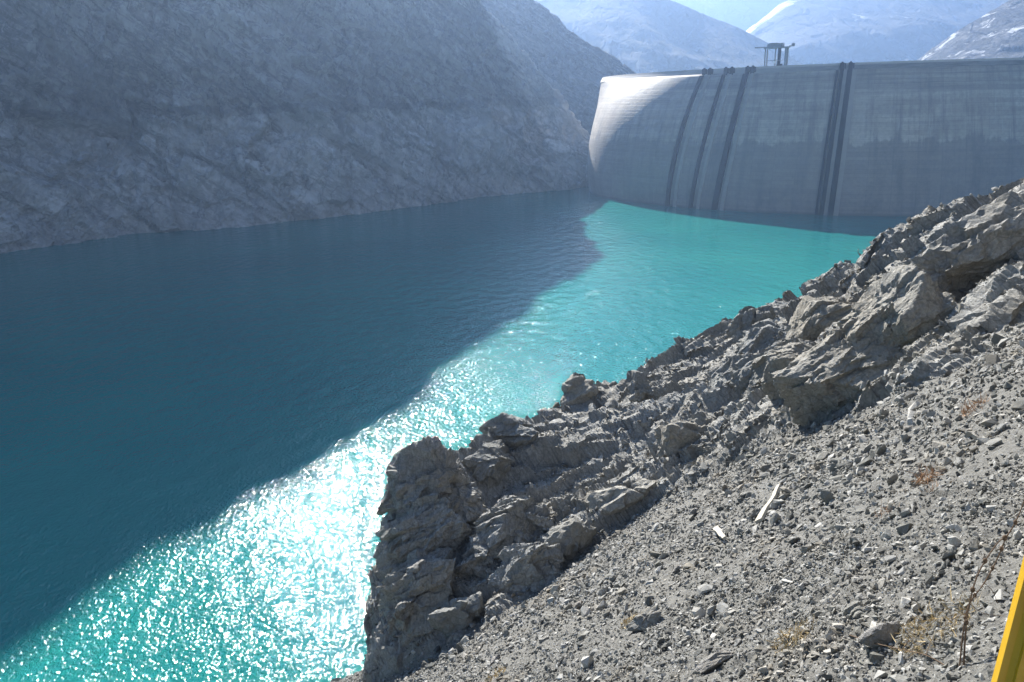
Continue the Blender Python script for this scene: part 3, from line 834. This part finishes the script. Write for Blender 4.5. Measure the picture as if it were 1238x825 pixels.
m_weed = plain("dry_weed_stem", (0.10, 0.065, 0.04), 0.85, scale=20)
root, tw = gpos(1165, 806)
weed = empty("dry_weed", root)
tag(weed, "tall dry brown weed stalk with seed knots beside the yellow post", "weed")
def wp3(px, py, dt=0.0):
    return Vector(ray(px, py) * (tw * 0.985 + dt)) - root
def stem_part(name, pix, r0, r1, dts, knots=()):
    bm = bmesh.new()
    pts = resample([wp3(x, y, d) for (x, y), d in zip(pix, dts)], 26)
    tube(bm, pts, r0, r1)
    for k in knots:
        p_ = Vector(pts[int(k * 25)])
        bmesh.ops.create_icosphere(bm, subdivisions=2, radius=r0 * rng.uniform(1.6, 2.6), matrix=Matrix.Translation(p_) @ Matrix.Diagonal((1, 1, 1.5, 1)))
        for _ in range(3):
            tube(bm, [p_, p_ + Vector(rng.normal(size=3)) * .03, p_ + Vector(rng.normal(size=3)) * .05], r0 * .35, r0 * .15, 4)
    bm_obj(name, bm, m_weed, weed)
stem_part("stem", [(1165, 806), (1167, 770), (1170, 740), (1182, 695), (1205, 658), (1216, 650)], .010, .006, [0, 0, .02, .03, .05, .05], (.03, .35, .52, .68, .98))
stem_part("stem", [(1160, 806), (1165, 760), (1172, 730), (1190, 705), (1206, 675), (1216, 650)], .009, .006, [0, .05, .08, .1, .1, .05], (.3, .5, .75, .88))
stem_part("stem", [(1216, 650), (1224, 638), (1232, 622), (1240, 600)], .008, .005, [.05, .06, .06, .06], (.5,))
stem_part("twig", [(1190, 705), (1200, 715), (1206, 730)], .004, .002, [.1, .12, .13])
stem_part("twig", [(1167, 742), (1150, 750), (1140, 762)], .004, .002, [0, .0, .02])
stem_part("twig", [(1172, 730), (1190, 742), (1214, 745)], .004, .002, [.08, .12, .2])
bm = bmesh.new()
A = [gpos(x, y, l_)[0] for x, y, l_ in ((1030, 772, .05), (1060, 784, .08), (1095, 792, .07), (1125, 800, .08), (1150, 812, .05))]
tube(bm, resample(A, 18), .008, .006)
for i, (x, y) in ((2, (1110, 780)), (3, (1135, 778)), (1, (1075, 772))):
    tube(bm, [A[i], A[i].lerp(gpos(x, y, .1)[0], .5) + Vector((0, 0, .03)), gpos(x, y, .1)[0]], .005, .002, 5)
tag(bm_obj("dry_branch", bm, m_weed), "thin dead branch lying on the scree left of the weed stalk", "branch")

m_straw = plain("straw_blades", (0.46, 0.36, 0.20), 0.9, scale=8)
m_rust = plain("rust_leaves", (0.38, 0.23, 0.13), 0.9, scale=8)
def tuft(lab, px, py, rad, nb, mat, hgt):
    (c, tt) = gpos(px, py)
    root_q = uvw_of(c)
    bm = bmesh.new()
    for _ in range(nb):
        a, rr = rng.uniform(0, 6.28), rad * math.sqrt(rng.random())
        du, dv = rr * math.cos(a), rr * math.sin(a)
        b = to_w(root_q[0] + du, root_q[1] + dv, ground_w(root_q[0] + du, root_q[1] + dv) + .02)
        d = np.array([0, 0, 1.0]) * rng.uniform(.1, .8) * hgt + rng.normal(size=3) * hgt * .6
        s = np.cross(d, rng.normal(size=3)); s = s / np.linalg.norm(s) * rng.uniform(.002, .006) * max(1, tt / 9)
        v3 = [bm.verts.new(Vector(x) - c) for x in (b - s, b + s, b + d * .6 + s * .6 + np.array([0, 0, -.01]), b + d)]
        bm.faces.new((v3[0], v3[1], v3[2])); bm.faces.new((v3[0], v3[2], v3[3]))
    o = bm_obj("dry_grass_tuft", bm, mat); o.location = c
    tag(o, lab, "grass tuft")
tuft("widest straw coloured tuft around the base of the weed stalk", 1135, 762, .55, 420, m_straw, .12)
tuft("thin straw coloured tuft left of the pale angular boulder", 960, 772, .4, 220, m_straw, .11)
tuft("rust coloured tuft above the grass tuft cluster in the middle of the right scree", 1120, 580, .22, 90, m_rust, .2)
tuft("rust coloured tuft right below the topmost rust tuft on mid scree", 1128, 600, .2, 80, m_rust, .18)
tuft("rust coloured tuft on the scree, lower left of the rust pair", 1072, 624, .25, 90, m_rust, .17)
tuft("faint rust tuft highest on the scree below the skyline ledge", 1178, 494, .35, 90, m_rust, .18)
tuft("yellow tuft beside the dark blocky boulder at the bottom edge", 600, 818, .35, 120, m_straw, .15)
tuft("yellow tuft next to the grey slab stone over the hollow", 762, 752, .3, 100, m_straw, .15)

# ------------------------------------------------------------------ road edge where the photographer stands, and the yellow post
def plan(u, h, z):                                  # along the contour, downhill (horizontal), height
    e = EV.copy(); e[2] = 0; e /= np.linalg.norm(e)
    return Vector(EU * u + e * h + np.array([0, 0, z]))
def slab(name, u0, u1, h0, h1, z0, z1, mat, kind=None):
    bm = bmesh.new()
    vs_ = [bm.verts.new(plan(u, h, z)) for u in (u0, u1) for h in (h0, h1) for z in (z0, z1)]
    for f in ((0, 1, 3, 2), (4, 6, 7, 5), (0, 4, 5, 1), (2, 3, 7, 6), (0, 2, 6, 4), (1, 5, 7, 3)):
        bm.faces.new([vs_[k] for k in f])
    o = bm_obj(name, bm, mat)
    if kind:
        o["kind"] = kind
    return o
slab("road", -60, 60, -5.0, -0.55, -8.0, -1.62, plain("road_asphalt", (0.055, 0.055, 0.056), 0.9, scale=8), "structure")
rw = slab("retaining_wall", -60, 60, -0.54, -0.28, -8.0, -1.55, plain("retaining_concrete", (0.3, 0.29, 0.27), 0.9, scale=2), "structure")

t = NT("yellow_paint")
p = t.coord()
n1 = t.noise(p, 9, 6, 0.7)
c = t.mix(t.ramp(n1, [(0.4, 0.0), (0.75, 0.6)]), (0.52, 0.31, 0.010), (0.42, 0.235, 0.012))
chips = t.ramp(t.noise(p, 40, 4, 0.6), [(0.70, 0.0), (0.73, 1.0)])
c = t.mix(t.math('MULTIPLY', chips, 0.7), c, (0.13, 0.08, 0.05))
m_yel = t.done(c, 0.42, t.bump(n1, 0.004, 0.5), 0.5)
POST_T = 1.75
pb = ray(1226, 700) * POST_T / ray(1226, 700)[1]
post = empty("guard_post", (pb[0], pb[1], -1.55))
post.rotation_euler = (Matrix.Rotation(R(2.5), 3, Vector((0.59, 0.81, 0))) @ Matrix.Rotation(R(-20), 3, 'Z')).to_euler()     # knocked slightly askew
tag(post, "yellow painted steel guard post cut off by the right edge", "post")
def ppart(name, c, s, bev):
    bm = bmesh.new(); box_bm(bm, c, s)
    bmesh.ops.bevel(bm, geom=bm.edges[:], offset=bev, segments=3, affect='EDGES')
    o = bm_obj(name, bm, m_yel, post)
    for f in o.data.polygons:
        f.use_smooth = False
ppart("shaft", (.075, 0, .08), (.15, .10, 1.76), .03)
ppart("cap", (.075, 0, .975), (.17, .12, .03), .008)

# ------------------------------------------------------------------ air
bpy.context.view_layer.update()
HAZE_TOP = max((o.matrix_world @ Vector(c)).z for o in scene.objects if o.type == 'MESH' for c in o.bound_box) + 15
bm = bmesh.new()
box_bm(bm, (0, 2600, (HAZE_TOP - 97) / 2), (15000, 9000, HAZE_TOP + 97))
t = NT("haze_air")
t.n.remove(t.b)
pv = t.new("ShaderNodeVolumePrincipled")
pv.inputs["Color"].default_value = (0.40, 0.59, 0.94, 1)
pv.inputs["Density"].default_value = HAZE_DENSITY
pv.inputs["Anisotropy"].default_value = 0.66
t.l.new(pv.outputs[0], t.out.inputs["Volume"])
tag(bm_obj("haze", bm, t.m), kind="stuff")
